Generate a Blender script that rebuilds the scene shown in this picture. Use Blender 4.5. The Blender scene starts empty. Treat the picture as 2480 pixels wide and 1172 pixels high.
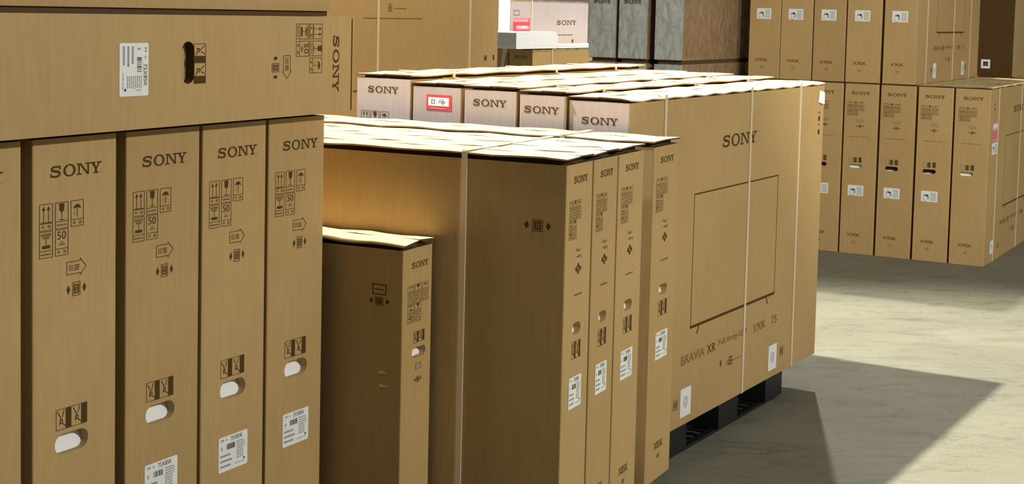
import bpy, math, random
from mathutils import Vector, Matrix
from mathutils.geometry import tessellate_polygon
random.seed(7)
SC = bpy.context.scene
COL = SC.collection

# ------------------------------------------------------------------ camera
CAM_F, CAM_CX, CAM_CY, CAM_PITCH, CAM_ROLL, CAM_H = 3577.1215, 1239.6578, 282.536, 0.0722, 0.0231, 1.5493
cd = bpy.data.cameras.new('camera'); cam = bpy.data.objects.new('camera', cd); COL.objects.link(cam)
fw = Vector((0, math.cos(CAM_PITCH), -math.sin(CAM_PITCH)))
up0 = Vector((0, math.sin(CAM_PITCH), math.cos(CAM_PITCH))); rt0 = Vector((1, 0, 0))
rt = math.cos(CAM_ROLL)*rt0 + math.sin(CAM_ROLL)*up0
up = -math.sin(CAM_ROLL)*rt0 + math.cos(CAM_ROLL)*up0
cam.matrix_world = Matrix(((rt.x, up.x, -fw.x, 0), (rt.y, up.y, -fw.y, 0), (rt.z, up.z, -fw.z, CAM_H), (0, 0, 0, 1)))
cd.sensor_fit = 'HORIZONTAL'; cd.sensor_width = 36.0; cd.lens = CAM_F/2480*36.0
cd.shift_x = (1240-CAM_CX)/2480; cd.shift_y = (CAM_CY-586)/2480
cd.clip_start = 0.05; cd.clip_end = 200
SC.camera = cam

# directions of the stacks: angle between the view and each stack's long axis
ANG = dict(L=0.503, M=0.4549, C=0.5429, R=0.5153)
def fr(g, x, y, z=0.0):
    a = ANG[g]
    return Vector((x*math.sin(a)-y*math.cos(a), x*math.cos(a)+y*math.sin(a), z))
def rotz(g): return math.pi/2-ANG[g]

# ------------------------------------------------------------------ world, warehouse lamps and an added spot
w = bpy.data.worlds.new('hall_ambience'); SC.world = w; w.use_nodes = True
w.node_tree.nodes['Background'].inputs[0].default_value = (0.93, 0.96, 1.0, 1)
w.node_tree.nodes['Background'].inputs[1].default_value = 0.17
def lamp(name, pos, power, radius, color=(1, 0.97, 0.9)):
    l = bpy.data.lights.new(name, 'POINT'); l.energy = power; l.shadow_soft_size = radius; l.color = color
    o = bpy.data.objects.new(name, l); COL.objects.link(o); o.location = pos; return o
def spot(name, pos, target, power, radius, cone, blend, color=(1, 0.97, 0.9)):
    l = bpy.data.lights.new(name, 'SPOT'); l.energy = power; l.shadow_soft_size = radius; l.color = color
    l.spot_size = math.radians(cone); l.spot_blend = blend
    o = bpy.data.objects.new(name, l); COL.objects.link(o); o.location = pos
    o.rotation_euler = (Vector(target)-Vector(pos)).to_track_quat('-Z', 'Y').to_euler(); return o
spot('ceiling_lamp_behind_pallet', fr('C', 2.77, 6.22, 9.2), fr('C', 5.0, 2.0, 0.5), 11600, 0.12, 37, 0.5)
lamp('ceiling_lamp_far_end', fr('C', 13.1, 5.1, 8.0), 3000, 0.10)
lamp('ceiling_lamp_front', fr('C', 3.75, -4.8, 4.4), 1330, 0.08)
spot('ceiling_lamp_left', fr('C', 0.5, 8.0, 7.0), fr('C', 4.1, 2.6, 1.2), 1500, 0.15, 34, 0.5, (0.95, 0.96, 1.0))

spot('added_spot_right_wall', fr('C', 1.0, -4.0, 4.6), fr('C', 9.3, 3.7, 1.3), 1850, 0.10, 30, 0.5)  # added unseen spot that brightens the faces of the right-hand carton wall
spot('ceiling_lamp_back_aisle', fr('C', 12.4, 3.4, 7.0), fr('C', 11.2, 6.3, 1.2), 2600, 0.12, 34, 0.4)

SC.view_settings.view_transform = 'Standard'; SC.view_settings.look = 'None'
SC.view_settings.gamma = 1.0; SC.view_settings.use_curve_mapping = False
SC.view_settings.exposure = 0.13

# ------------------------------------------------------------------ materials
def newmat(name):
    m = bpy.data.materials.new(name); m.use_nodes = True
    return m, m.node_tree.nodes, m.node_tree.links, m.node_tree.nodes['Principled BSDF']
def plain(name, col, rough=0.7, spec=0.3):
    m, n, l, p = newmat(name)
    p.inputs['Base Color'].default_value = (*col, 1); p.inputs['Roughness'].default_value = rough
    p.inputs['Specular IOR Level'].default_value = spec
    tc = n.new('ShaderNodeTexCoord'); no = n.new('ShaderNodeTexNoise'); no.inputs['Scale'].default_value = 30
    mx = n.new('ShaderNodeMixRGB'); mx.blend_type = 'MULTIPLY'; mx.inputs[0].default_value = 0.12
    mx.inputs[1].default_value = (*col, 1)
    l.new(tc.outputs['Object'], no.inputs['Vector']); l.new(no.outputs['Fac'], mx.inputs[2]); l.new(mx.outputs[0], p.inputs['Base Color'])
    return m
def kraft(name, ca, cb, rough=0.62, spec=0.35, bump=0.06):
    m, n, l, p = newmat(name)
    tc = n.new('ShaderNodeTexCoord')
    mp = n.new('ShaderNodeMapping'); mp.inputs['Scale'].default_value = (14, 14, 1.2)
    big = n.new('ShaderNodeTexNoise'); big.inputs['Scale'].default_value = 2.2; big.inputs['Detail'].default_value = 3
    fine = n.new('ShaderNodeTexNoise'); fine.inputs['Scale'].default_value = 8; fine.inputs['Detail'].default_value = 5
    l.new(tc.outputs['Object'], big.inputs['Vector']); l.new(tc.outputs['Object'], mp.inputs['Vector']); l.new(mp.outputs[0], fine.inputs['Vector'])
    add = n.new('ShaderNodeMath'); add.operation = 'ADD'; mul = n.new('ShaderNodeMath'); mul.operation = 'MULTIPLY'; mul.inputs[1].default_value = 0.5
    l.new(big.outputs['Fac'], add.inputs[0]); l.new(fine.outputs['Fac'], add.inputs[1]); l.new(add.outputs[0], mul.inputs[0])
    oi = n.new('ShaderNodeObjectInfo'); ov = n.new('ShaderNodeMath'); ov.operation = 'MULTIPLY_ADD'; ov.inputs[1].default_value = 0.22; ov.inputs[2].default_value = -0.11
    l.new(oi.outputs['Random'], ov.inputs[0])
    a2 = n.new('ShaderNodeMath'); a2.operation = 'ADD'; l.new(mul.outputs[0], a2.inputs[0]); l.new(ov.outputs[0], a2.inputs[1])
    cr = n.new('ShaderNodeValToRGB'); cr.color_ramp.elements[0].position = 0.3; cr.color_ramp.elements[1].position = 0.72
    cr.color_ramp.elements[0].color = (*ca, 1); cr.color_ramp.elements[1].color = (*cb, 1)
    l.new(a2.outputs[0], cr.inputs[0]); l.new(cr.outputs[0], p.inputs['Base Color'])
    p.inputs['Roughness'].default_value = rough; p.inputs['Specular IOR Level'].default_value = spec
    b = n.new('ShaderNodeBump'); b.inputs['Strength'].default_value = bump; b.inputs['Distance'].default_value = 0.004
    l.new(fine.outputs['Fac'], b.inputs['Height']); l.new(b.outputs[0], p.inputs['Normal'])
    return m
M = {}
M['kraft'] = kraft('kraft_cardboard', (0.385, 0.252, 0.098), (0.475, 0.318, 0.132))
M['top'] = kraft('lit_kraft_top_flaps', (0.52, 0.385, 0.165), (0.64, 0.49, 0.235), 0.5, 0.4, 0.15)  # flaps lighter than the walls, glare of the lamps put into the colour
M['pale'] = kraft('washed_out_kraft', (0.36, 0.305, 0.29), (0.435, 0.375, 0.36), 0.5, 0.4)  # kraft paled to grey, wash-out of strong light put into the colour
M['inner'] = plain('shaded_inner_cardboard', (0.10, 0.06, 0.03), 0.9, 0.1)  # kraft darkened, shade of gaps, holes and undersides put into the colour
M['ink'] = plain('brown_print_ink', (0.080, 0.046, 0.014), 0.8, 0.1)
M['inklight'] = plain('faded_print_ink', (0.20, 0.125, 0.05), 0.8, 0.1)
M['white'] = plain('white_label_paper', (0.80, 0.80, 0.76), 0.5, 0.3)
M['foam'] = plain('white_foam', (0.86, 0.86, 0.84), 0.6, 0.3)
M['grey'] = plain('grey_label_print', (0.30, 0.32, 0.33), 0.7, 0.2)
M['lightgrey'] = plain('light_grey_label_print', (0.5, 0.51, 0.55), 0.7, 0.2)
M['black'] = plain('black_label_print', (0.03, 0.033, 0.035), 0.7, 0.2)
M['green'] = plain('green_label_print', (0.45, 0.66, 0.55), 0.7, 0.2)
M['strap'] = plain('cream_plastic_strap', (0.70, 0.58, 0.40), 0.4, 0.5)
M['red'] = plain('red_sticker', (0.62, 0.06, 0.10), 0.5, 0.3)
M['pink'] = plain('pink_sticker', (0.72, 0.30, 0.30), 0.5, 0.3)
M['blue'] = plain('blue_sticker_print', (0.13, 0.28, 0.50), 0.6, 0.2)
M['yellow'] = plain('yellow_sticker', (0.62, 0.43, 0.06), 0.5, 0.3)
M['plastic'] = plain('black_pallet_plastic', (0.012, 0.013, 0.014), 0.45, 0.4)
M['shade'] = plain('shaded_end_cardboard', (0.075, 0.040, 0.010), 0.8, 0.2)  # kraft darkened for one end face, its shade put into the colour

def film_material(name, ca, cb, rough):
    m, n, l, p = newmat(name)
    tc = n.new('ShaderNodeTexCoord'); mp = n.new('ShaderNodeMapping'); mp.inputs['Scale'].default_value = (6, 6, 3); mp.inputs['Rotation'].default_value = (0.5, 0.4, 0.6)
    no = n.new('ShaderNodeTexNoise'); no.inputs['Scale'].default_value = 3.5; no.inputs['Detail'].default_value = 6; no.inputs['Distortion'].default_value = 1.5
    l.new(tc.outputs['Object'], mp.inputs[0]); l.new(mp.outputs[0], no.inputs['Vector'])
    cr = n.new('ShaderNodeValToRGB'); cr.color_ramp.elements[0].color = (*ca, 1); cr.color_ramp.elements[1].color = (*cb, 1)
    cr.color_ramp.elements[0].position = 0.35; cr.color_ramp.elements[1].position = 0.7
    l.new(no.outputs['Fac'], cr.inputs[0]); l.new(cr.outputs[0], p.inputs['Base Color'])
    p.inputs['Roughness'].default_value = rough; p.inputs['Coat Weight'].default_value = 0.6; p.inputs['Coat Roughness'].default_value = 0.12
    vo = n.new('ShaderNodeTexVoronoi'); vo.feature = 'DISTANCE_TO_EDGE'; vo.inputs['Scale'].default_value = 2.2
    l.new(mp.outputs[0], vo.inputs['Vector'])
    ad = n.new('ShaderNodeMath'); ad.operation = 'ADD'; l.new(no.outputs['Fac'], ad.inputs[0]); l.new(vo.outputs['Distance'], ad.inputs[1])
    b = n.new('ShaderNodeBump'); b.inputs['Strength'].default_value = 0.35; b.inputs['Distance'].default_value = 0.015
    l.new(ad.outputs[0], b.inputs['Height']); l.new(b.outputs[0], p.inputs['Normal']); l.new(b.outputs[0], p.inputs['Coat Normal'])
    return m
M['film'] = film_material('grey_stretch_film', (0.34, 0.36, 0.31), (0.48, 0.50, 0.44), 0.3)
M['filmbrown'] = film_material('film_over_cardboard', (0.22, 0.135, 0.07), (0.34, 0.23, 0.13), 0.35)

def floor_material():
    m, n, l, p = newmat('concrete_floor')
    tc = n.new('ShaderNodeTexCoord')
    a = n.new('ShaderNodeTexNoise'); a.inputs['Scale'].default_value = 1.3; a.inputs['Detail'].default_value = 6; a.inputs['Roughness'].default_value = 0.6
    mp = n.new('ShaderNodeMapping'); mp.inputs['Rotation'].default_value = (0, 0, rotz('C')+math.pi/2); mp.inputs['Scale'].default_value = (1.3, 3.6, 1)
    s = n.new('ShaderNodeTexNoise'); s.inputs['Scale'].default_value = 2.4; s.inputs['Detail'].default_value = 7; s.inputs['Distortion'].default_value = 0.6
    g = n.new('ShaderNodeTexNoise'); g.inputs['Scale'].default_value = 90; g.inputs['Detail'].default_value = 3
    l.new(tc.outputs['Object'], a.inputs['Vector']); l.new(tc.outputs['Object'], mp.inputs[0]); l.new(mp.outputs[0], s.inputs['Vector']); l.new(tc.outputs['Object'], g.inputs['Vector'])
    c1 = n.new('ShaderNodeValToRGB'); c1.color_ramp.elements[0].position = 0.3; c1.color_ramp.elements[1].position = 0.7
    c1.color_ramp.elements[0].color = (0.162, 0.154, 0.106, 1); c1.color_ramp.elements[1].color = (0.210, 0.202, 0.140, 1)
    l.new(a.outputs['Fac'], c1.inputs[0])
    c2 = n.new('ShaderNodeValToRGB'); c2.color_ramp.elements[0].position = 0.30; c2.color_ramp.elements[1].position = 0.47
    c2.color_ramp.elements[0].color = (0.72, 0.72, 0.70, 1); c2.color_ramp.elements[1].color = (1, 1, 1, 1)
    l.new(s.outputs['Fac'], c2.inputs[0])
    x = n.new('ShaderNodeMixRGB'); x.blend_type = 'MULTIPLY'; x.inputs[0].default_value = 0.8
    l.new(c1.outputs[0], x.inputs[1]); l.new(c2.outputs[0], x.inputs[2])
    # thin dark scuff lines
    wv = n.new('ShaderNodeTexNoise'); wv.inputs['Scale'].default_value = 0.9; wv.inputs['Detail'].default_value = 4; wv.inputs['Distortion'].default_value = 2.0
    l.new(mp.outputs[0], wv.inputs['Vector'])
    c3 = n.new('ShaderNodeValToRGB'); e = c3.color_ramp.elements
    e[0].position = 0.485; e[0].color = (1, 1, 1, 1); e[1].position = 0.5; e[1].color = (0.62, 0.62, 0.6, 1)
    q = e.new(0.515); q.color = (1, 1, 1, 1)
    l.new(wv.outputs['Fac'], c3.inputs[0])
    y = n.new('ShaderNodeMixRGB'); y.blend_type = 'MULTIPLY'; y.inputs[0].default_value = 0.6
    l.new(x.outputs[0], y.inputs[1]); l.new(c3.outputs[0], y.inputs[2])
    zz = n.new('ShaderNodeMixRGB'); zz.blend_type = 'OVERLAY'; zz.inputs[0].default_value = 0.25
    l.new(y.outputs[0], zz.inputs[1]); l.new(g.outputs['Fac'], zz.inputs[2])
    l.new(zz.outputs[0], p.inputs['Base Color']); p.inputs['Roughness'].default_value = 0.7; p.inputs['Specular IOR Level'].default_value = 0.25
    b = n.new('ShaderNodeBump'); b.inputs['Strength'].default_value = 0.15; b.inputs['Distance'].default_value = 0.01
    l.new(s.outputs['Fac'], b.inputs['Height']); l.new(b.outputs[0], p.inputs['Normal'])
    return m
M['floor'] = floor_material()
M['wall'] = plain('grey_wall_panel', (0.35, 0.34, 0.31), 0.7)

# ------------------------------------------------------------------ object helpers
def tag(o, label, cat, group=None, kind=None):
    if label: o['label'] = label
    if cat: o['category'] = cat
    if group: o['group'] = group
    if kind: o['kind'] = kind
    return o
def empty(name, loc, rz):
    o = bpy.data.objects.new(name, None); COL.objects.link(o); o.location = loc; o.rotation_euler = (0, 0, rz)
    o.empty_display_size = 0.1; return o
class MB:
    """collects polygons of one part, with a material key for each"""
    def __init__(s): s.v = []; s.f = []; s.m = []
    def poly(s, pts, key):
        i = len(s.v); s.v += [tuple(p) for p in pts]; s.f.append(tuple(range(i, i+len(pts)))); s.m.append(key)
    def box(s, a, b, key):
        x0, y0, z0 = a; x1, y1, z1 = b
        P = [(x0,y0,z0),(x1,y0,z0),(x1,y1,z0),(x0,y1,z0),(x0,y0,z1),(x1,y0,z1),(x1,y1,z1),(x0,y1,z1)]
        i = len(s.v); s.v += P
        for q in ((0,3,2,1),(4,5,6,7),(0,1,5,4),(1,2,6,5),(2,3,7,6),(3,0,4,7)):
            s.f.append(tuple(i+k for k in q)); s.m.append(key)
    def build(s, name, parent=None, smooth=False):
        me = bpy.data.meshes.new(name); me.from_pydata(s.v, [], s.f)
        keys = []
        for k in s.m:
            if k not in keys: keys.append(k); me.materials.append(M[k])
        me.polygons.foreach_set('material_index', [keys.index(k) for k in s.m])
        if smooth: me.polygons.foreach_set('use_smooth', [True]*len(s.f))
        me.update()
        o = bpy.data.objects.new(name, me); COL.objects.link(o)
        if parent: o.parent = parent
        return o

# ------------------------------------------------------------------ flat print: 2-D shapes laid on a face
_txt = {}
def text_shape(s):
    if s not in _txt:
        c = bpy.data.curves.new('t', 'FONT'); c.body = s; c.resolution_u = 3
        o = bpy.data.objects.new('t', c); COL.objects.link(o)
        dg = bpy.context.evaluated_depsgraph_get(); dg.update()
        me = bpy.data.meshes.new_from_object(o.evaluated_get(dg))
        V = [(v.co.x, v.co.y) for v in me.vertices]; F = [tuple(p.vertices) for p in me.polygons]
        bpy.data.objects.remove(o); bpy.data.curves.remove(c); bpy.data.meshes.remove(me)
        xs = [a for a, b in V]; ys = [b for a, b in V]
        x0, y0 = min(xs), min(ys); sx, sy = max(xs)-x0, max(ys)-y0
        _txt[s] = ([((a-x0)/sx, (b-y0)/sy) for a, b in V], F, sx/sy)
    return _txt[s]
class Ink:
    def __init__(s): s.p = []
    def poly(s, pts, k='ink'): s.p.append((pts, k))
    def rect(s, a, b, c, d, k='ink'): s.poly([(a, b), (c, b), (c, d), (a, d)], k)
    def frame(s, a, b, c, d, t, k='ink'):
        s.rect(a, b, c, b+t, k); s.rect(a, d-t, c, d, k); s.rect(a, b+t, a+t, d-t, k); s.rect(c-t, b+t, c, d-t, k)
    def line(s, p, q, t, k='ink'):
        dx, dy = q[0]-p[0], q[1]-p[1]; L = math.hypot(dx, dy) or 1; nx, ny = -dy/L*t/2, dx/L*t/2
        s.poly([(p[0]-nx, p[1]-ny), (q[0]-nx, q[1]-ny), (q[0]+nx, q[1]+ny), (p[0]+nx, p[1]+ny)], k)
    def disc(s, x, y, r, k='ink', n=12): s.poly([(x+r*math.cos(2*math.pi*i/n), y+r*math.sin(2*math.pi*i/n)) for i in range(n)], k)
    def ring(s, x, y, rx, ry, ix, iy, k='ink', n=28):
        for i in range(n):
            a, b = 2*math.pi*i/n, 2*math.pi*(i+1)/n
            s.poly([(x+rx*math.cos(a), y+ry*math.sin(a)), (x+rx*math.cos(b), y+ry*math.sin(b)), (x+ix*math.cos(b), y+iy*math.sin(b)), (x+ix*math.cos(a), y+iy*math.sin(a))], k)
    def text(s, t, a, b, c, d, k='ink'):
        V, F, _ = text_shape(t)
        for f in F: s.poly([(a+V[i][0]*(c-a), b+V[i][1]*(d-b)) for i in f], k)
    def scribble(s, a, b, c, d, n, k='grey'):
        """rows of tiny unreadable lettering"""
        h = (d-b)/n
        for i in range(n):
            x = a
            while x < c-0.001:
                wd = min(random.uniform(0.08, 0.3)*(c-a), c-x)
                s.rect(x, b+i*h+0.25*h, x+wd*0.8, b+i*h+0.75*h, k); x += wd
    def logo(s, a, b, c, d, k='ink'):
        sx, sy = (c-a)/5.72, d-b
        def P(pts): s.poly([(a+x*sx, b+y*sy) for x, y in pts], k)
        def R(x0, y0, x1, y1): P([(x0, y0), (x1, y0), (x1, y1), (x0, y1)])
        # S
        sp = [(1.06, .80), (.86, .90), (.58, .925), (.30, .88), (.15, .75), (.20, .62), (.45, .555), (.72, .51), (.97, .42), (1.04, .27), (.90, .12), (.60, .065), (.30, .09), (.10, .20)]
        wd = [.10, .15, .16, .18, .22, .23, .22, .22, .23, .23, .20, .17, .16, .11]
        pts = []
        for i in range(len(sp)):
            p, q = sp[max(i-1, 0)], sp[min(i+1, len(sp)-1)]
            dx, dy = q[0]-p[0], q[1]-p[1]; L = math.hypot(dx, dy)
            nx, ny = -dy/L*wd[i]/2, dx/L*wd[i]/2
            pts.append(((sp[i][0]+nx, sp[i][1]+ny), (sp[i][0]-nx, sp[i][1]-ny)))
        for i in range(len(pts)-1): P([pts[i][0], pts[i+1][0], pts[i+1][1], pts[i][1]])
        R(.99, .66, 1.13, .97); R(.03, .03, .16, .36)
        # O
        s.ring(a+2.10*sx, b+.5*sy, .68*sx, .54*sy, .44*sx, .41*sy, k)
        # N
        R(2.92, .88, 3.30, 1.0); R(3.08, .1, 3.23, .9); R(2.90, 0, 3.46, .12)
        P([(3.12, 1.0), (3.40, 1.0), (4.26, .0), (4.06, .0)]); R(4.10, 0, 4.26, .9); R(3.86, .88, 4.44, 1.0)
        # Y
        R(4.42, .88, 5.02, 1.0); R(5.20, .88, 5.72, 1.0)
        P([(4.56, .92), (4.86, .92), (5.19, .45), (4.96, .40)]); P([(5.38, .92), (5.54, .92), (5.19, .42), (5.05, .45)])
        R(4.96, .08, 5.19, .46); R(4.82, 0, 5.34, .12)
        s.disc(a+5.62*sx, b+.08*sy, .05*sy, 'inklight')

def face_map(dx, dy, dz, face):
    if face == 'F': return lambda u, v, o: (-dx/2+u, -dy/2-o, v)
    if face == 'L': return lambda u, v, o: (-dx/2-o, dy/2-u, v)
    if face == 'T': return lambda u, v, o: (-dx/2+v, -dy/2-o, dz-u)     # print of a carton lying on its side
def lay(ink, dims, face, name, parent, off=0.0007):
    fm = face_map(*dims, face); mb = MB()
    for i, (pts, k) in enumerate(ink.p):
        o = off+i*2e-7
        q = [fm(u, v, o) for u, v in pts]
        A, B, C = Vector(q[0]), Vector(q[1]), Vector(q[2])
        nrm = (B-A).cross(C-A)
        if (face == 'L' and nrm.x > 0) or (face != 'L' and nrm.y > 0): q.reverse()
        mb.poly(q, k)
    return mb.build(name, parent)

# ------------------------------------------------------------------ print sets
def icon(ink, kind, a, b, c, d, t):
    ink.frame(a, b, c, d, t); w_, h_ = c-a, d-b; X = lambda f: a+f*w_; Y = lambda f: b+f*h_
    cap = 0.27
    ink.rect(a, Y(cap)-t/2, c, Y(cap)+t/2)
    if kind == 'glass' or kind == 'stack':
        ink.scribble(X(.12), Y(.08), X(.88), Y(.2), 1, 'inklight')
    else:
        ink.rect(X(.2), Y(.1), X(.36), Y(.2), 'inklight'); ink.rect(X(.64), Y(.09), X(.84), Y(.2), 'inklight')
    if kind == 'arrows':
        for f in (.32, .68):
            ink.rect(X(f)-t/2, Y(cap), X(f)+t/2, Y(.8)); ink.poly([(X(f-.12), Y(.76)), (X(f+.12), Y(.76)), (X(f), Y(.92))])
        ink.rect(X(.12), Y(cap+.02), X(.88), Y(cap+.05))
    elif kind == 'glass':
        ink.poly([(X(.3), Y(.95)), (X(.34), Y(.68)), (X(.5), Y(.6)), (X(.66), Y(.68)), (X(.7), Y(.95))])
        ink.rect(X(.5)-t/2, Y(.33), X(.5)+t/2, Y(.62)); ink.rect(X(.3), Y(.32), X(.7), Y(.35))
    elif kind == 'umbrella':
        ink.poly([(X(.2), Y(.68)), (X(.3), Y(.8)), (X(.5), Y(.86)), (X(.7), Y(.8)), (X(.8), Y(.68)), (X(.5), Y(.72))])
        ink.rect(X(.5)-t/2, Y(.35), X(.5)+t/2, Y(.72)); ink.line((X(.3), Y(.4)), (X(.3), Y(.6)), t*.6, 'inklight')
    elif kind == 'stack':
        ink.rect(X(.14), Y(.82), X(.86), Y(.92), 'inklight'); ink.rect(X(.28), Y(.72), X(.74), Y(.8), 'inklight')
        ink.rect(X(.5)-t/2, Y(.5), X(.5)+t/2, Y(.74)); ink.rect(X(.22), Y(.36), X(.8), Y(.48))
    elif kind == 'fifty':
        ink.text('50', X(.16), Y(.62), X(.82), Y(.93)); ink.rect(X(.3), Y(.4), X(.72), Y(.46), 'inklight'); ink.rect(X(.4), Y(.5), X(.6), Y(.54), 'inklight')
    elif kind == 'lines':
        ink.scribble(X(.15), Y(.35), X(.85), Y(.9), 2, 'inklight')
    elif kind == 'no':
        ink.ring(X(.5), Y(.62), w_*.3, h_*.24, w_*.2, h_*.15); ink.line((X(.25), Y(.45)), (X(.75), Y(.8)), t)
def icons(rows, a, top, cw, ch, gx, gy, t=0.0013):
    ink = Ink()
    for r, row in enumerate(rows):
        for i, k in enumerate(row):
            if k: icon(ink, k, a+i*(cw+gx), top-r*(ch+gy)-ch, a+i*(cw+gx)+cw, top-r*(ch+gy), t)
    return ink
def arrow_box(a, b, c, d):
    ink = Ink(); t = .0014; m = c-(d-b)*.62
    ink.line((a, b), (m, b), t); ink.line((a, d), (m, d), t); ink.line((a, b), (a, d), t)
    ink.line((m, d+.004), (c, (b+d)/2), t); ink.line((m, b-.004), (c, (b+d)/2), t); ink.line((m, d-t/2), (m, d+.005), t); ink.line((m, b+t/2), (m, b-.005), t)
    hh = d-b
    ink.scribble(a+.2*hh, b+.25*hh, a+.75*hh, d-.25*hh, 3, 'inklight'); ink.scribble(a+.85*hh, b+.25*hh, a+1.35*hh, d-.25*hh, 3, 'ink')
    return ink
def clamp_mark(cx, cy, wd, ht):
    ink = Ink()
    ink.frame(cx-wd*.2, cy-ht/2, cx+wd*.2, cy+ht/2, wd*.045, 'inklight'); ink.frame(cx-wd*.12, cy-ht*.32, cx+wd*.12, cy+ht*.32, wd*.05)
    ink.rect(cx-wd*.05, cy-ht*.15, cx+wd*.05, cy+ht*.15, 'inklight')
    for s_ in (-1, 1):
        x = cx+s_*wd*.4
        ink.poly([(x-wd*.09, cy), (x, cy-ht*.32), (x+wd*.09, cy), (x, cy+ht*.32)])
    return ink
def grip_mark(a, b, c, d):
    ink = Ink(); wd, ht = c-a, d-b; t = .0012
    ink.frame(a, b, c, d, t)
    for i in (0, 1):
        x = a+i*wd/2; x1 = x+wd/2
        ink.rect(x+wd*.31, b, x1-t, d)
        ink.line((x+wd*.05, d-ht*.1), (x+wd*.16, b+ht*.55), t*1.5); ink.line((x+wd*.16, b+ht*.55), (x+wd*.12, b+ht*.25), t*2)
        ink.line((x+wd*.26, d-ht*.08), (x+wd*.2, b+ht*.6), t*1.5); ink.line((x+wd*.2, b+ht*.3), (x+wd*.3, b+ht*.15), t*1.5)
        ink.ring(x+wd*.17, b+ht*.4, wd*.055, ht*.12, wd*.035, ht*.07, n=8)
    return ink
def shipping_label(parent, dims, face, a, b, c, d, style=0):
    base = Ink(); r = .003
    base.poly([(a+r, b), (c-r, b), (c, b+r), (c, d-r), (c-r, d), (a+r, d), (a, d-r), (a, b+r)], 'white')
    o = lay(base, dims, face, 'shipping_label', parent, 0.0009); o['label'] = 'white printed shipping label'
    ink = Ink(); wd, ht = c-a, d-b; X = lambda f: a+f*wd; Y = lambda f: b+f*ht
    if style == 0:
        ink.text('M', X(.09), Y(.86), X(.17), Y(.93), 'black'); ink.rect(X(.24), Y(.87), X(.30), Y(.91), 'grey')
        ink.text('75X85K', X(.40), Y(.83), X(.82), Y(.95), 'black'); ink.rect(X(.36), Y(.80), X(.6), Y(.81), 'green')
        for i in range(9): ink.rect(X(.27+i*.033), Y(.60), X(.27+i*.033+random.choice((.012, .022))), Y(.76), 'black')
        ink.rect(X(.09), Y(.62), X(.13), Y(.72), 'grey')
        for j, e in enumerate((.40, .46, .42)): ink.scribble(X(.06), Y(.40-j*.15), X(e), Y(.50-j*.15), 1, 'black'); ink.rect(X(.06), Y(.43-j*.15), X(e-.02), Y(.48-j*.15), 'grey')
        ink.scribble(X(.62), Y(.24), X(.86), Y(.78), 8, 'grey'); ink.rect(X(.88), Y(.55), X(.9), Y(.75), 'pink')
        ink.disc(X(.88), Y(.2), ht*.035, 'black'); ink.scribble(X(.56), Y(.1), X(.9), Y(.15), 1, 'grey')
    elif style == 1:
        ink.ring(X(.30), Y(.36), wd*.20, ht*.34, wd*.10, ht*.16, 'grey', 16); ink.rect(X(.12), Y(.2), X(.2), Y(.5), 'white'); ink.rect(X(.3), Y(.5), X(.45), Y(.64), 'black')
        ink.rect(X(.2), Y(.05), X(.5), Y(.24), 'white')
        ink.scribble(X(.58), Y(.1), X(.92), Y(.88), 6, 'grey'); ink.line((X(.66), Y(.2)), (X(.84), Y(.8)), wd*.05, 'green')
    elif style == 2:
        ink.ring(X(.5), Y(.52), wd*.22, wd*.22, wd*.06, wd*.06, 'lightgrey', 14); ink.rect(X(.36), Y(.30), X(.64), Y(.36), 'lightgrey')
    lay(ink, dims, face, 'label_print', o, 0.0012)
    return o

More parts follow.
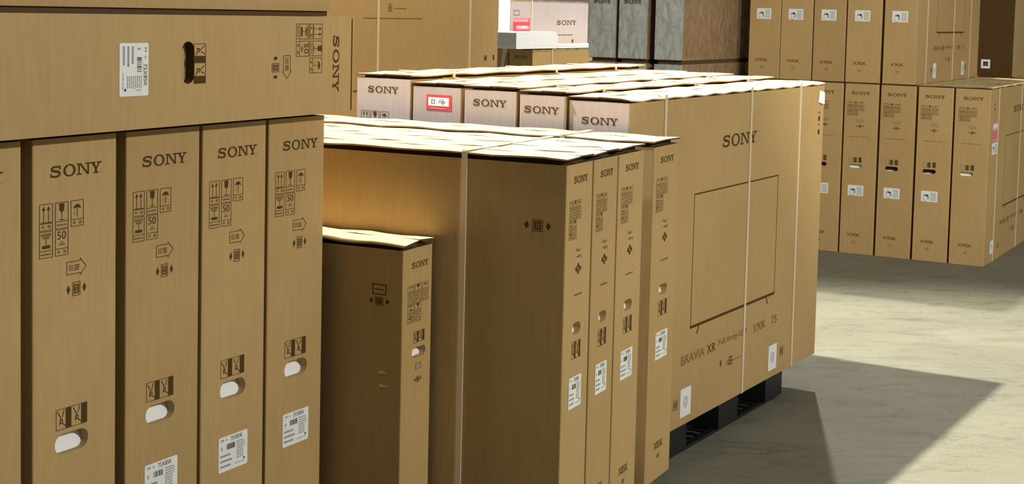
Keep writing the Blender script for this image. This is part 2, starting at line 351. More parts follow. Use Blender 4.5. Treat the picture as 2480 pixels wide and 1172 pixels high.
# ------------------------------------------------------------------ cartons
def stadium(cx, cy, hw, hh, n=7, vertical=False):
    if vertical: return [(cx+(y-cy), cy+(x-cx)) for x, y in reversed(stadium(cx, cy, hw, hh, n))]
    pts = []
    for i in range(n+1):
        a = -math.pi/2+math.pi*i/n; pts.append((cx+hw-hh+hh*math.cos(a), cy+hh*math.sin(a)))
    for i in range(n+1):
        a = math.pi/2+math.pi*i/n; pts.append((cx-hw+hh+hh*math.cos(a), cy+hh*math.sin(a)))
    return pts
def carton(name, label, group, g, x, y, z, dims, hole=None, hole_face='F', hole_fill='foam', hole_vert=False, gap=.010, over=.003, long='y',
           foot=0.0, straps=(), pale=None, scallop=False, tent=0.0, warp=.002, strap_axis='x', seam=True, body='kraft', cat='carton'):
    """a television carton: body walls, two top flaps, pocket of the hand hole, straps; x, y is its near lower corner"""
    dx, dy, dz = dims
    root = empty(name, fr(g, x+dx/2, y+dy/2, z), rotz(g)); tag(root, label, cat, group)
    r = .0035; h = dz-gap if gap else dz; mb = MB()
    prof = []
    for cx_, cy_, a0 in ((dx/2-r, -dy/2+r, -90), (dx/2-r, dy/2-r, 0), (-dx/2+r, dy/2-r, 90), (-dx/2+r, -dy/2+r, 180)):
        for k in range(4):
            a = math.radians(a0+30*k); prof.append((cx_+r*math.cos(a), cy_+r*math.sin(a)))
    n = len(prof); hz = z
    for i in range(n):
        p, q = prof[i], prof[(i+1) % n]
        key = body
        isF = abs(p[1]+dy/2) < 1e-6 and abs(q[1]+dy/2) < 1e-6
        isL = abs(p[0]+dx/2) < 1e-6 and abs(q[0]+dx/2) < 1e-6
        if pale and p[0] < -dx/2+r+1e-6 and q[0] < -dx/2+r+1e-6: key = pale
        if hole and ((isF and hole_face in 'FT') or (isL and hole_face == 'L')):
            fm = face_map(dx, dy, dz, 'F' if isF else 'L')
            W = dx if isF else dy
            outer = [(r, foot), (W-r, foot), (W-r, h), (r, h)]
            cu, cv, hw, hh = hole
            loop = stadium(cu, cv, hw, hh, vertical=hole_vert)
            allp = outer+loop
            tris = tessellate_polygon([[Vector((a, b, 0)) for a, b in outer], [Vector((a, b, 0)) for a, b in loop]])
            for t in tris:
                pp = [fm(*allp[k], 0) for k in t]
                nr = (Vector(pp[1])-Vector(pp[0])).cross(Vector(pp[2])-Vector(pp[0]))
                if (isF and nr.y > 0) or (isL and nr.x > 0): pp.reverse()
                mb.poly(pp, key)
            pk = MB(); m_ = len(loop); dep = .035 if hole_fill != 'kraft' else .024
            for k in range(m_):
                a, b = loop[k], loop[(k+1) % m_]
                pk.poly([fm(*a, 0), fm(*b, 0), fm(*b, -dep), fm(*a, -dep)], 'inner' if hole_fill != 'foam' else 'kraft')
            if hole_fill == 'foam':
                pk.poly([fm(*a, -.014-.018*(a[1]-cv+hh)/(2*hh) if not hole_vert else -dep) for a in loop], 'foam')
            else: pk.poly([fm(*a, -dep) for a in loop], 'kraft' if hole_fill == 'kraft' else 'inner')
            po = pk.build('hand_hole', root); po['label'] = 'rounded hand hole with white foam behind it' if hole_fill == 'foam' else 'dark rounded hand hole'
        else:
            mb.poly([(p[0], p[1], foot), (q[0], q[1], foot), (q[0], q[1], h), (p[0], p[1], h)], key)
    mb.poly([(p[0], p[1], foot) for p in reversed(prof)], body); mb.poly([(p[0], p[1], h) for p in prof], 'inner' if gap else body)
    mb.build('body', root)
    if foot:
        fb = MB(); fb.box((-dx/2+.008, -dy/2+.008, 0), (dx/2-.008, dy/2-.008, foot), 'inner'); fb.build('base_flap', root)
    if gap:
        nb = MB(); nb.box((-dx/2+.02, -dy/2+.02, h), (dx/2-.02, dy/2-.02, dz-.004), 'inner'); nb.build('inner_flap', root)
        LX, WX = (dy, dx) if long == 'y' else (dx, dy)     # length and width of the top
        N = 22
        for side in (-1, 1):
            fb = MB(); rows = []
            w0, w1 = (.0015, WX/2+over)
            for i in range(N+1):
                l_ = -LX/2-over+(LX+2*over)*i/N
                wob = warp*math.sin(i*1.7+side+dx*40)*random.uniform(.3, 1)
                zc = dz+tent+wob*.5; ze = dz+wob
                if scallop and ((long == 'x' and side == -1)):
                    ze = dz-.003-.005*abs(math.sin(i*math.pi*.5*1.0))-.002*random.random()
                    rows.append(((l_, side*w0, zc), (l_, side*(w1-.03), dz), (l_, side*w1, ze)))
                else:
                    rows.append(((l_, side*w0, zc), (l_, side*(w0+w1)/2, (zc+ze)/2), (l_, side*w1, ze)))
            def T(p, dn=0.0): return (p[1], p[0], p[2]-dn) if long == 'y' else (p[0], p[1], p[2]-dn)
            th = .0045
            for i in range(N):
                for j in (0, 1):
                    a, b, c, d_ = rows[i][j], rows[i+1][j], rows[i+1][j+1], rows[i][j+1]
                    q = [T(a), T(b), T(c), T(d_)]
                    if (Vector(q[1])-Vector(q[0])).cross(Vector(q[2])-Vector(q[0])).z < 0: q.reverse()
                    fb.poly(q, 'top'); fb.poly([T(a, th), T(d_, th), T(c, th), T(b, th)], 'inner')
                fb.poly([T(rows[i][2]), T(rows[i+1][2]), T(rows[i+1][2], th), T(rows[i][2], th)], 'kraft')
            for e in (0, N):
                for j in (0, 1): fb.poly([T(rows[e][j]), T(rows[e][j+1]), T(rows[e][j+1], th), T(rows[e][j], th)], 'inner')
            fb.build('top_flap', root)
    for s_ in straps:
        sb = MB(); wd = .0078; t = .0016
        if strap_axis == 'x':
            X0 = -dx/2+s_
            sb.box((X0-wd, -dy/2-over-t, 0.0), (X0+wd, -dy/2-.0002, dz+.002), 'strap'); sb.box((X0-wd, -dy/2-over-t, dz+tent+.0015), (X0+wd, dy/2+over+t, dz+tent+.0035), 'strap')
            sb.box((X0-wd, dy/2+.0002, 0), (X0+wd, dy/2+over+t, dz+.002), 'strap')
        else:
            Y0 = -dy/2+s_
            sb.box((-dx/2-over-t, Y0-wd, 0.0), (-dx/2-.0002, Y0+wd, dz+.002), 'strap'); sb.box((-dx/2-over-t, Y0-wd, dz+tent+.0015), (dx/2+over+t, Y0+wd, dz+tent+.0035), 'strap')
        so = sb.build('strap', root); so['label'] = 'cream plastic packing strap'
    return root

def marks_a(root, dims, face='F', du=0.0, label=True):
    """narrow side of the 75-inch cartons in the near left stack; W = 0.232, height 1.136"""
    i = Ink(); i.logo(.047+du, 1.0545, .190+du, 1.0785); lay(i, dims, face, 'logo_print', root)
    lay(icons([('arrows', 'glass', 'umbrella'), ('stack', 'fifty')], .018+du, 1.003, .036, .0545, .0065, .0015), dims, face, 'handling_symbols', root)
    lay(arrow_box(.092+du, .850, .146+du, .876), dims, face, 'arrow_print', root)
    lay(clamp_mark(.119+du, .818, .056, .03), dims, face, 'clamp_print', root)
    lay(grip_mark(.063+du, .529, .150+du, .573), dims, face, 'grip_symbols', root)
    if label: shipping_label(root, dims, face, .058+du, .302, .165+du, .387)
HOLE_A = (.106, .498, .047, .021)
def marks_m(root, dims, W, V):
    f = W/.235; S_ = lambda v: v*f; Z_ = lambda v: v*V
    i = Ink(); i.logo(S_(.062), Z_(1.062), S_(.186), Z_(1.082)); lay(i, dims, 'F', 'logo_print', root)
    lay(icons([('arrows', 'glass', 'umbrella'), ('lines', 'lines', 'lines'), ('stack', 'glass'), ('no', 'lines')], S_(.028), Z_(1.013), S_(.031), Z_(.0265), S_(.005), .0015, .001), dims, 'F', 'handling_symbols', root)
    i = Ink()
    for v in (.848, .866): i.line((S_(.10), Z_(v)), (S_(.14), Z_(v+.001)), .0016); i.rect(S_(.115), Z_(v-.004), S_(.127), Z_(v+.004), 'inklight')
    i.line((S_(.098), Z_(.866)), (S_(.098), Z_(.876)), .002); i.line((S_(.142), Z_(.842)), (S_(.142), Z_(.852)), .002)
    lay(i, dims, 'F', 'arrow_print', root)
    i = Ink(); c = S_(.12)
    for a_, b_ in ((0, .008), (0, -.008), (-.012, 0), (.012, 0)): i.disc(c+a_, Z_(.813)+b_, .0065, n=8)
    lay(i, dims, 'F', 'clamp_print', root)
    i = Ink(); i.scribble(S_(.09), Z_(.733), S_(.16), Z_(.743), 1, 'inklight'); lay(i, dims, 'F', 'small_print', root)
    lay(grip_mark(S_(.078), Z_(.552), S_(.158), Z_(.603)), dims, 'F', 'grip_symbols', root)
    shipping_label(root, dims, 'F', S_(.060), Z_(.408), S_(.172), Z_(.500))
    i = Ink(); i.text('X85K', S_(.075), Z_(.103), S_(.160), Z_(.128)); lay(i, dims, 'F', 'model_print', root)
    i = Ink(); i.rect(S_(.108), Z_(.070), S_(.13), Z_(.084), 'inklight'); lay(i, dims, 'F', 'small_print', root)
def marks_r(root, dims, label=True, du=0.0, upper=True):
    i = Ink(); i.logo(.045+du, 1.048, .170+du, 1.068)
    if upper:
        lay(i, dims, 'L', 'logo_print', root)
        lay(icons([('arrows', 'glass', 'umbrella'), ('lines', 'lines', 'lines'), ('stack', 'lines')], .020+du, 1.0, .034, .028, .004, .002), dims, 'L', 'handling_symbols', root)
        i = Ink(); i.frame(.088+du, .868, .128+du, .884, .002, 'inklight'); i.scribble(.094+du, .872, .122+du, .880, 1); lay(i, dims, 'L', 'arrow_print', root)
        lay(clamp_mark(.108+du, .842, .05, .016), dims, 'L', 'clamp_print', root)
        i = Ink(); i.scribble(.04+du, .768, .165+du, .775, 1, 'inklight'); lay(i, dims, 'L', 'small_print', root)
        i = Ink()
        i.frame(.045+du, .603, .070+du, .637, .0015, 'inklight'); i.rect(.076+du, .603, .096+du, .635); i.rect(.108+du, .603, .128+du, .637); i.line((.083+du, .608), (.089+du, .630), .002, 'kraft'); i.line((.114+du, .608), (.122+du, .630), .002, 'kraft')
        lay(i, dims, 'L', 'grip_symbols', root)
    if label: shipping_label(root, dims, 'L', .043+du, .383, .148+du, .452, 1)
    i = Ink(); i.text('X90K', .048+du, .113, .138+du, .134); lay(i, dims, 'L', 'model_print', root); i = Ink(); i.text('75', .082+du, .066, .106+du, .084, 'inklight'); lay(i, dims, 'L', 'model_print', root)
def marks_wide(root, dims, labels=True, logo=True):
    """broad side of the X90K carton"""
    f = 'F'
    if logo:
        i = Ink(); i.logo(.748, .943, 1.070, .986); lay(i, dims, f, 'logo_print', root)
    i = Ink(); i.rect(.516, .795, 1.309, .800); i.rect(.516, .334, .5195, .797); i.rect(1.3055, .334, 1.309, .797); i.rect(.514, .329, 1.311, .339)
    i.line((.590, .332), (.572, .303), .007); i.line((1.222, .332), (1.240, .303), .007)
    lay(i, dims, f, 'television_outline_print', root)
    i = Ink(); pass
    for t_, a_, b_, c_, d_, k_ in (('BRAVIA', .449, .212, .645, .244, 'inklight'), ('XR', .668, .212, .742, .244, 'ink'), ('Full Array LED', .772, .216, 1.035, .246, 'inklight'), ('X90K', 1.100, .212, 1.228, .244, 'inklight'), ('75', 1.288, .212, 1.346, .244, 'inklight')):
        i = Ink(); i.text(t_, a_, b_, c_, d_, k_); lay(i, dims, f, 'model_print', root)
    i = Ink(); i.poly([(.786, .158), (.804, .158), (.795, .138)]); i.rect(.787, .160, .803, .164); i.frame(.852, .136, .864, .156, .003, 'inklight'); i.frame(.872, .132, .900, .164, .005); i.rect(.88, .145, .893, .151)
    i.rect(.905, .143, .990, .146, 'inklight'); lay(i, dims, f, 'small_symbols', root)
    for c in (.413, 1.411):
        i = Ink(); i.frame(c-.017, .066, c+.017, .102, .004, 'inklight'); i.rect(c-.010, .074, c+.010, .094, 'inklight'); lay(i, dims, f, 'corner_symbol', root)
    if labels:
        for c in (.495, 1.313): shipping_label(root, dims, f, c-.044, .028, c+.044, .128, 2)

# ------------------------------------------------------------------ floor, far wall
mb = MB(); mb.poly([(-30, -20, 0), (30, -20, 0), (30, 34, 0), (-30, 34, 0)], 'floor'); tag(mb.build('floor'), 'grey concrete warehouse floor', 'floor', kind='structure')
mb = MB(); mb.box((-30, 30, 0), (30, 30.2, 9), 'wall'); tag(mb.build('wall_back'), 'plain grey warehouse wall far behind the cartons', 'wall', kind='structure')

# ------------------------------------------------------------------ pallets
def pallet(label, g, x, y, H=.1336, W=1.115):
    D = 1.0; e = H-.1336
    root = empty('plastic_pallet', fr(g, x+W/2, y+D/2, 0), rotz(g)); tag(root, label, 'pallet', 'black plastic pallets')
    xs = (-W/2, -.09, W/2-.18); ys = (-D/2, -.07, D/2-.14)
    for bx_ in xs:
        for by in ys:
            b = MB(); b.box((bx_, by, .012), (bx_+.18, by+.14, .105+e), 'plastic'); b.box((bx_+.012, by+.012, 0), (bx_+.168, by+.128, .012), 'plastic'); b.build('block', root)
    for k in range(7):
        yy = -D/2+k*(D-.11)/6
        b = MB(); b.box((-W/2, yy, .112+e), (W/2, yy+.11, H), 'plastic'); b.build('deck_board', root)
    for bx_ in xs:
        b = MB(); b.box((bx_+.02, -D/2, .105+e), (bx_+.16, D/2, .112+e), 'plastic'); b.build('stringer', root)
    for by in ys:
        for x0, x1 in ((xs[0]+.18, xs[1]), (xs[1]+.18, xs[2])):
            b = MB()
            b.box((x0, by+.01, 0.0005), (x1, by+.035, .012), 'plastic'); b.box((x0, by+.105, 0.0005), (x1, by+.13, .012), 'plastic')
            nn = 5
            for j in range(nn):
                c0 = x0+(x1-x0)*(j+.5)/nn; b.box((c0-.009, by+.035, 0.0005), (c0+.009, by+.105, .010), 'plastic')
            b.build('skid', root)
    return root
pallet('black plastic pallet under the big strapped cartons, standing on the floor', 'C', 4.555, 2.105)
pallet('black plastic pallet hidden below the near left row of upright cartons', 'L', 1.86, 2.36)

# ------------------------------------------------------------------ near left row: upright cartons on their pallet
GA = 'upright cartons of the near left row'
rowL = [(1.845, 2.0775, 'upright kraft carton cut off by the left picture edge, showing only a thin strip', False),
        (2.1067, 2.3404, 'nearest upright kraft carton at far left, with the largest logo of its row', True),
        (2.3695, 2.6057, 'upright kraft carton second from left, its white label cut by the bottom edge', True),
        (2.6166, 2.8474, 'upright kraft carton third from left, touching its left neighbour', True),
        (2.8587, 3.0857, 'rightmost upright kraft carton of the near left row, with a fully visible white label', True)]
for k, (x0, x1, lab, mk) in enumerate(rowL):
    dims = (x1-x0, 1.81, 1.1436)
    o = carton('television_carton', lab, GA, 'L', x0, 2.2469, .1336, dims, hole=(HOLE_A[0]+(.004*k-.004), *HOLE_A[1:]), gap=.009, over=-.03, long='y', warp=0)
    marks_a(o, dims, du=.003*k-.004)
dims = (1.81, 1.136, .243)
ot = carton('television_carton', 'kraft carton lying on its side on the near left row, lettering turned sideways', 'cartons lying on the near left row', 'L', 3.130-1.81, 2.2469-.050, 1.2785, dims,
       hole=(2.507-1.32, .138, .047, .021), hole_face='T', hole_fill='kraft', hole_vert=True, gap=0, long='x')
# print of the lying carton: its long axis points right, so heights run along x
_d = dims
marks_shift = (1.81-1.136)
i = Ink(); i.logo(.047, 1.0545+marks_shift, .190, 1.0805+marks_shift); lay(i, _d, 'T', 'logo_print', ot)
lay(icons([('arrows', 'glass', 'umbrella'), ('stack', 'fifty')], .018, 1.008+marks_shift, .038, .052, .004, .0025), _d, 'T', 'handling_symbols', ot)
lay(arrow_box(.095, .853+marks_shift, .150, .880+marks_shift), _d, 'T', 'arrow_print', ot)
lay(clamp_mark(.123, .822+marks_shift, .056, .028), _d, 'T', 'clamp_print', ot)
lay(grip_mark(.063, .531+marks_shift, .152, .571+marks_shift), _d, 'T', 'grip_symbols', ot)
shipping_label(ot, _d, 'T', .060, .300+marks_shift, .172, .387+marks_shift)
mb = MB(); mb.box((dims[0]/2, -dims[1]/2+.006, .006), (dims[0]/2+.005, dims[1]/2-.006, dims[2]-.006), 'inner'); mb.box((dims[0]/2+.005, -dims[1]/2+.001, .003), (dims[0]/2+.010, dims[1]/2-.003, dims[2]-.003), 'kraft'); mb.build('end_flap', ot)
carton('television_carton', 'topmost lying kraft carton at upper left, cut by the top picture edge', 'cartons lying on the near left row', 'L', 3.092-1.81, 2.235, 1.2790+.243, (1.81, 1.136, .243), gap=0, foot=.013)
carton('television_carton', 'unseen kraft carton added on the near left stack to shade the middle row', 'cartons lying on the near left row', 'L', 3.12-1.81, 2.235, 1.5225+.243, (1.81, 1.136, .243), gap=0)  # unseen carton added to keep lamp light off the middle row

# ------------------------------------------------------------------ middle row on its pallet
GM = 'upright cartons of the middle row'
SM = 0.905      # the 65-inch cartons of this row
MZ = 0.1472
rowM = [(3.7677*SM, 3.9520*SM, 'upright carton of the middle row whose broad dark side and strap face left'),
        (3.9625*SM, 4.1460*SM, 'upright carton of the middle row, second from the dark broad side'),
        (4.1560*SM, 4.3640*SM, 'third upright carton of the middle row, left of the dark gap'),
        (4.4557*SM, 4.6905*SM, 'upright carton standing apart right of the dark gap, near the big television outline')]
pallet('black plastic pallet hidden under the middle row and the slim carton', 'M', 3.225, 1.62, MZ, 1.04)
for k, (x0, x1, lab) in enumerate(rowM):
    W = x1-x0; dims = (W, 1.57, 1.136*SM); f = W/.235
    o = carton('television_carton', lab, GM, 'M', x0, 1.6659*SM, MZ, dims, hole=(.118*f, .640*SM, .038*f, .0155), gap=.017, over=.002, long='y', straps=(.325*SM,), strap_axis='y', tent=.002, warp=.003)
    marks_m(o, dims, W, SM)
    if k == 0:
        lay(clamp_mark(1.57-.088*SM, .941*SM, .085*SM, .035*SM), dims, 'L', 'clamp_print', o)
SS = 0.928
dims = (.163*SS, 1.08, CAM_H-(CAM_H-.896)*SS-MZ)
ZS = lambda z_: CAM_H-(CAM_H-z_)*SS-MZ
US = lambda u_: u_*SS
o = carton('television_carton', 'small slim carton before the dark broad side, with a creased top corner', None, 'M', 3.487*SS, 2.027*SS, MZ, dims, hole=(US(.0935), ZS(.583), US(.039), .013), gap=.014, over=.003, long='y', tent=.006, warp=.003)
i = Ink(); i.logo(US(.046), ZS(.824), US(.139), ZS(.841)); lay(i, dims, 'F', 'logo_print', o)
lay(icons([('arrows', 'glass', 'umbrella'), ('lines', 'lines', 'lines'), ('stack', 'glass'), ('no', 'lines')], US(.026), ZS(.778), US(.037), US(.0255), US(.003), US(.0015), .001), dims, 'F', 'handling_symbols', o)
lay(grip_mark(US(.064), ZS(.611), US(.124), ZS(.643)), dims, 'F', 'grip_symbols', o)
i = Ink(); i.frame(US(.075), ZS(.534), US(.107), ZS(.552), .002, 'inklight'); i.scribble(US(.08), ZS(.538), US(.102), ZS(.548), 2); lay(i, dims, 'F', 'arrow_print', o)
lay(clamp_mark(US(.091), ZS(.505), .037, .017), dims, 'F', 'clamp_print', o)
i = Ink(); c = 1.08-.07; i.frame(c-.021, ZS(.752), c+.021, ZS(.782), .0025); i.rect(c-.015, ZS(.766), c+.015, ZS(.768)); lay(i, dims, 'L', 'handling_symbols', o)
lay(clamp_mark(c, ZS(.734), .06, .022), dims, 'L', 'clamp_print', o)
for yy, zz in ((-1.08/2+.062, .455), (-1.08/2+.060, .420)):          # pressed creases in the broad side
    mb = MB(); X0 = -dims[0]/2
    A_, B_, C_, D_, E_ = (X0-.0004, yy+.030, zz-.002), (X0-.0004, yy-.022, zz+.004), (X0-.0004, yy+.002, zz+.011), (X0-.0045, yy+.004, zz+.003), (X0-.0004, yy+.004, zz-.005)
    for q in ((A_, C_, D_), (C_, B_, D_), (B_, E_, D_), (E_, A_, D_)): mb.poly(q, 'kraft')
    mb.build('crease', o)

# ------------------------------------------------------------------ big cartons strapped on the pallet
GC = 'big strapped cartons on the pallet'
ST = (.262, 1.005, 1.522)
rowC = [(2.0634, 2.2800, 1.1465, 'front strapped carton on the pallet, broad side with television outline'),
        (2.2880, 2.4571, 1.157, 'strapped pallet carton just behind the front one, narrow end with logo'),
        (2.4686, 2.6713, 1.163, 'third strapped pallet carton from the front, narrow end with logo'),
        (2.6905, 2.8870, 1.164, 'strapped pallet carton with the red framed sticker on its end'),
        (2.8965, 3.1260, 1.184, 'tallest strapped pallet carton at the back, pale end with logo, beside the lying carton')]
for k, (y0, y1, h, lab) in enumerate(rowC):
    dims = (1.8073, y1-y0, h)
    o = carton('television_carton', lab, GC, 'C', 4.1297-(.01 if k in (1, 2) else 0), y0, .1336, dims, gap=.014, over=.002, long='x', straps=ST, pale='pale', scallop=(k == 0), tent=.001, warp=.003)
    W = y1-y0
    if k == 0: marks_wide(o, dims)
    if k != 3:
        i = Ink(); c = W/2+(.004 if k == 0 else -.002); t_ = h-(.064 if k in (0,) else .050 if k == 1 else .044)
        if k == 4: t_ = h-.042
        i.logo(c-.065, t_-.022, c+.065, t_); lay(i, dims, 'L', 'logo_print', o)
        if k == 4: lay(icons([('arrows', 'glass', 'umbrella')], .02, h-.128, .036, .05, .005, .002), dims, 'L', 'handling_symbols', o)
    else:
        i = Ink(); a, b, c, d_ = .056, h-.092, .158, h-.040
        i.rect(a, b, c, d_, 'red'); so = lay(i, dims, 'L', 'sticker', o, .0009); so['label'] = 'white sticker with red frame'
        i = Ink(); i.rect(a+.008, b+.014, c-.010, d_-.009, 'white')
        i.rect(a+.02, b+.021, a+.025, d_-.015, 'blue'); i.rect(a+.02, b+.02, a+.036, b+.023, 'blue'); i.rect(a+.02, d_-.019, a+.036, d_-.016, 'blue'); i.rect(a+.031, b+.02, a+.036, d_-.016, 'blue')
        i.line((a+.05, b+.024), (a+.058, d_-.014), .004, 'blue'); i.frame(a+.058, b+.023, a+.076, d_-.020, .0035, 'blue'); i.rect(a+.065, b+.017, a+.069, d_-.013, 'blue')
        i.scribble(a+.015, b+.003, c-.02, b+.010, 1, 'pink')
        lay(i, dims, 'L', 'sticker_print', so, .0013)
    if k == 0:
        mb = MB(); zt = 1.217-.1336
        X0 = -dims[0]/2+1.735
        mb.poly([(X0, -dims[1]/2-.002, zt-.020), (X0+.040, -dims[1]/2-.014, zt-.028), (X0+.042, -dims[1]/2-.012, zt+.022), (X0+.010, -dims[1]/2-.002, zt+.030)], 'white')
        mb.poly([(X0, -dims[1]/2-.001, zt-.020), (X0+.010, -dims[1]/2-.001, zt+.030), (X0+.042, -dims[1]/2-.011, zt+.022), (X0+.040, -dims[1]/2-.013, zt-.028)], 'white')
        to = mb.build('paper_tag', o); to['label'] = 'folded white paper tag'
        i = Ink()
        for q, vv in enumerate((1.155, 1.13, 1.105, 1.075)):
            v = vv-.1336
            if q in (1, 3): i.disc(1.752, v, .012, n=8)
            else: i.rect(1.738, v-.003, 1.766, v+.003, 'inklight')
        lay(i, dims, 'F', 'handling_symbols', o)
    if k == 4:
        i = Ink(); i.rect(.19, h-.030, .292, h-.012, 'yellow'); so = lay(i, dims, 'F', 'sticker', o, .001); so['label'] = 'small yellow sticker'

# ------------------------------------------------------------------ right-hand wall of cartons, two tiers
GR, GU = 'lower tier of the right-hand carton wall', 'upper tier of the right-hand carton wall'
HR = 1.127
rowR = [(1.9451, 2.1636, 'lower carton at the right corner, white hand hole, broad side with pink and white stickers', 'foam', False),
        (2.1759, 2.3973, 'lower carton second from the right corner, dark slot and white label', 'dark', True),
        (2.4127, 2.6395, 'lower carton third from the right corner, dark slot and white label', 'dark', True),
        (2.6548, 2.8779, 'lower carton with white hand hole and label, fourth from the right corner', 'foam', True),
        (2.8900, 3.1150, 'lower carton half hidden by the right edge of the big strapped pallet', 'dark', True),
        (3.1270, 3.3500, 'lower carton hidden behind the pallet, supporting the upper tier', 'dark', False),
        (3.3620, 3.5850, 'lower carton hidden behind the pallet, below the end of the upper tier', 'dark', False)]
for k, (y0, y1, lab, fill, lb) in enumerate(rowR):
    dims = (1.81, y1-y0, HR); vis = k < 5
    o = carton('television_carton', lab, GR, 'R', 9.5184, y0, 0, dims, hole=(.088, .578, .042, .013) if vis else None, hole_face='L', hole_fill=fill, gap=.008, over=.001, long='x', straps=ST if k == 0 else ())
    if vis: marks_r(o, dims, label=lb, du=.006 if k == 0 else 0)
    if fill == 'dark' and vis:
        i = Ink(); i.poly([(.052, .566), (.085, .569), (.105, .566), (.09, .562), (.06, .5615)], 'white'); lay(i, dims, 'L', 'foam_edge', o, .0006)
    if k == 0:
        marks_wide(o, dims, labels=False)
        i = Ink(); i.rect(.085, .785, .255, .905, 'pink'); so = lay(i, dims, 'F', 'sticker', o, .0009); so['label'] = 'pink and white printed sticker'
        i = Ink(); i.rect(.10, .865, .235, .895, 'white'); i.scribble(.10, .80, .24, .85, 3, 'red'); lay(i, dims, 'F', 'sticker_print', so, .0012)
        shipping_label(o, dims, 'F', .09, .700, .245, .775, 1)
        i = Ink(); i.rect(.12, .985, .14, 1.0); i.rect(.118, 1.01, .142, 1.03, 'inklight'); lay(i, dims, 'F', 'handling_symbols', o)
        shipping_label(o, dims, 'F', .16, .055, .26, .140, 2)
rowU = [(2.424, 2.637, 'upper carton at the corner, its strapped broad side facing right, white label on end'),
        (2.655, 2.882, 'upper carton with white label, second from the corner of the upper tier'),
        (2.891, 3.107, 'middle upper carton of five with white labels'),
        (3.115, 3.333, 'upper carton with white label, second from the film-wrapped cartons'),
        (3.337, 3.556, 'upper carton with white label next to the film-wrapped cartons')]
for k, (y0, y1, lab) in enumerate(rowU):
    dims = (1.81, y1-y0, HR)
    o = carton('television_carton', lab, GU, 'R', 9.5184, y0, HR+.002, dims, gap=.008, over=.001, long='x', straps=ST if k == 0 else ())
    marks_r(o, dims, label=False, upper=False)
    shipping_label(o, dims, 'L', .050, .398, .152, .470, 1)
    if k == 0: marks_wide(o, dims)
# stack behind, right edge of the picture
dims = (1.81, .266, HR)
o = carton('television_carton', 'carton with shade painted on its end, on the stack behind the right-hand wall, square white label', None, 'R', 11.60, 2.225, HR, dims, gap=.008, over=.001, long='x', pale='shade')
i = Ink(); i.rect(.034, .060, .102, .128, 'white'); so = lay(i, dims, 'L', 'shipping_label', o, .0009); i = Ink(); i.rect(.050, .078, .086, .112, 'black'); i.rect(.060, .086, .076, .102, 'grey'); lay(i, dims, 'L', 'label_print', so, .0012)
i = Ink(); i.text('X90K', .09, .155, .17, .175); lay(i, dims, 'L', 'model_print', o)
for y0, lab in ((2.240, 'carton supporting the carton with the painted shaded end behind the right-hand wall'), (1.985, 'carton behind the right corner carton, only its top edge showing')):
    carton('television_carton', lab, 'cartons behind the right-hand wall', 'R', 11.60, y0, 0, (1.81, .236, HR-.002), gap=.008, over=.001, long='x')

# ------------------------------------------------------------------ film-wrapped cartons
GW = 'cartons wrapped in grey stretch film'
for y0, y1, nm in ((4.414, 4.604, 'left'), (4.187, 4.385, 'middle'), (3.934, 4.124, 'right')):
    for tier in (0, 1):
        z0, h = (0, 1.225) if tier == 0 else (1.250, 1.22)
        lab = f'{nm} grey film-wrapped carton of the {"upper" if tier else "lower"} tier, ' + ('crinkled shiny end' if tier else 'showing only below the seam')
        dims = (1.85, y1-y0, h)
        o = carton('film_wrapped_carton', lab, GW, 'C', 8.60, y0, z0, dims, gap=0, body='filmbrown')
        if tier: 
            b = MB(); b.box((-.9, -dims[1]/2+.01, -.025), (.9, dims[1]/2-.01, 0), 'inner'); b.build('base_board', o)
        # crinkled film over the narrow end
        N1, N2 = 10, 40; fb = MB(); rnd = random.Random(nm+str(tier))
        grid = [[(-dims[0]/2-.004-.0025*rnd.random(), dims[1]/2+.004-(dims[1]+.008)*a/N1, .004+(h-.006)*b_/N2) for a in range(N1+1)] for b_ in range(N2+1)]
        for b_ in range(N2):
            for a in range(N1):
                fb.poly([grid[b_][a], grid[b_][a+1], grid[b_+1][a+1], grid[b_+1][a]], 'film')
        fo = fb.build('stretch_film', o, True); fo['label'] = 'crinkled grey stretch film'
        if tier and nm != 'right':
            i = Ink(); c = dims[1]/2; i.logo(c-.062, .358, c+.062, .385); lay(i, dims, 'L', 'logo_print', o, .013)

# ------------------------------------------------------------------ tall strapped carton behind the pallet
dims = (1.57, .22, 1.19)
carton('television_carton', 'lower carton hidden behind the pallet, under the plain strapped carton', None, 'C', 4.66, 3.85, 0, dims, gap=.008, over=.001, long='x')
dims = (1.57, .22, 1.0)
o = carton('television_carton', 'plain kraft carton with two straps standing behind the back pallet carton', None, 'C', 4.66, 3.85, 1.192, dims, gap=.008, over=.001, long='x', straps=(.57, 1.31))
i = Ink(); i.rect(.464, .304, .907, .309, 'inklight'); i.frame(.645, .337, .672, .372, .004, 'inklight'); i.rect(.652, .345, .664, .364, 'inklight'); i.rect(.69, .349, .785, .353, 'inklight')
lay(i, dims, 'F', 'television_outline_print', o)
i = Ink(); i.frame(1.442, .105, 1.470, .132, .005, 'inklight'); i.rect(1.449, .112, 1.463, .125); i.rect(1.525, .108, 1.538, .134); lay(i, dims, 'F', 'corner_symbols', o)

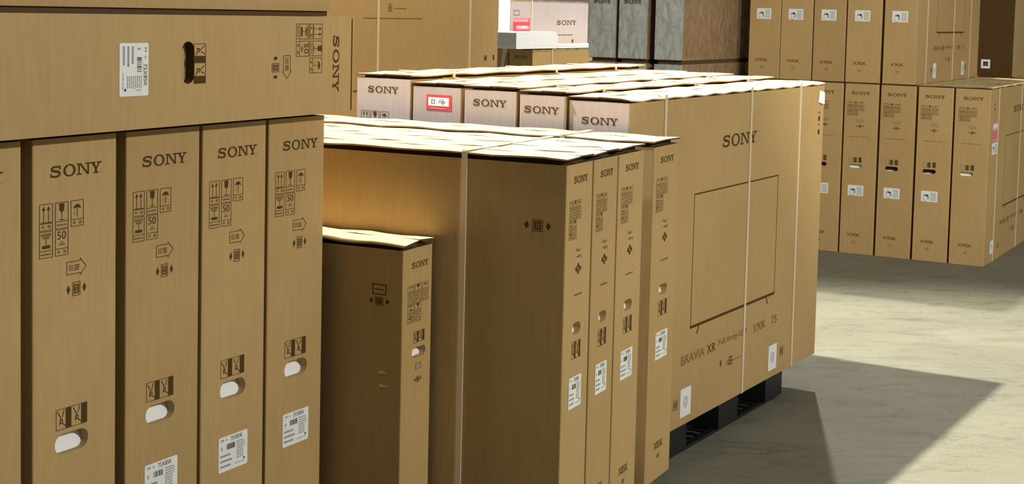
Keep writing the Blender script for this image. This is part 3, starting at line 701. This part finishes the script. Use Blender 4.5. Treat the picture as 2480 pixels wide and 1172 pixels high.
# ------------------------------------------------------------------ far stack with white foam
GD = 'far stack of cartons behind the pallet'
for q, (y0, lab) in enumerate(((6.150, 'far dark-ended carton with logo under the white foam, broad side lit'), (6.390, 'far carton under the white foam block, behind the dark-ended one'), (6.630, 'far carton under the small stickered carton'))):
    dims = (1.85, .226, 1.229)
    o = carton('television_carton', lab, GD, 'C', 10.50, y0, 0, dims, gap=.008, over=.001, long='x', straps=(.33,) if q == 0 else (), scallop=(q == 0))
    if q == 0:
        i = Ink(); i.logo(.055, 1.150, .175, 1.175); lay(i, dims, 'L', 'logo_print', o)
        mb = MB(); X0 = -dims[0]/2-.012; mb.poly([(X0, dims[1]/2+.055, dims[2]), (X0, dims[1]/2+.015, dims[2]), (X0-.01, dims[1]/2+.055, .95), (X0-.01, dims[1]/2+.080, .95)], 'strap'); mb.build('loose_strap', o)
dims = (1.39, .33, .40)
o = carton('electronics_carton', 'small carton with a red sticker and one strap, behind the white foam', None, 'C', 10.71, 6.50, 1.233, dims, gap=.006, over=.002, long='x', straps=(.355,), body='pale')
i = Ink(); i.logo(.80, .192, 1.165, .232); lay(i, dims, 'F', 'logo_print', o)
i = Ink(); i.rect(.79, .098, 1.10, .106, 'inklight'); lay(i, dims, 'F', 'small_symbols', o); i = Ink(); i.disc(1.10, .045, .018, n=8); lay(i, dims, 'F', 'small_symbols', o); i = Ink(); i.frame(.05, .27, .15, .315, .006, 'inklight'); lay(i, dims, 'F', 'small_symbols', o)
i = Ink(); i.rect(.05, .11, .325, .245, 'red'); so = lay(i, dims, 'F', 'sticker', o, .001); so['label'] = 'red printed sticker'
i = Ink(); i.rect(.05, .215, .30, .24, 'pink'); i.rect(.10, .15, .31, .185, 'pink'); i.scribble(.12, .155, .28, .185, 1, 'white'); lay(i, dims, 'F', 'sticker_print', so, .0014)

def foam(name, label, g, x, y, z, dims, r):
    """soft-edged foam block"""
    dx, dy, dz = dims; mb = MB(); prof = []
    for cx_, cz, a0 in ((dx/2-r, r*.3, -90), (dx/2-r, dz-r, 0), (-dx/2+r*.3, dz-r*.3, 90), (-dx/2+r*.3, r*.3, 180)):
        rr = r if (a0 == 0) else r*.3
        for k in range(5):
            a = math.radians(a0+22.5*k); prof.append((cx_+(rr if True else r)*math.cos(a)+(r-rr if a0 == -90 else 0), cz+rr*math.sin(a)))
    n = len(prof)
    for i_ in range(n):
        p, q = prof[i_], prof[(i_+1) % n]
        mb.poly([(p[0], -dy/2, p[1]), (p[0], dy/2, p[1]), (q[0], dy/2, q[1]), (q[0], -dy/2, q[1])], 'foam')
    mb.poly([(p[0], -dy/2, p[1]) for p in prof], 'foam'); mb.poly([(p[0], dy/2, p[1]) for p in reversed(prof)], 'foam')
    o_ = mb.build(name, None); o_.location = fr(g, x+dx/2, y+dy/2, z); o_.rotation_euler = (0, 0, rotz(g)); return tag(o_, label, 'foam')
foam('foam_block', 'white foam block with a rounded corner lying on the far cartons', 'C', 10.225, 6.145, 1.2335, (.685, .22, .138), .05)
foam('foam_board', 'upright pale foam board at the end of the small stickered carton', 'C', 10.52, 6.50, 1.232, (.185, .30, .46), .01)
foam('foam_sheet', 'thin white foam sheet on the far carton right of the rounded block', 'C', 10.925, 6.150, 1.232, (1.40, .22, .030), .01)
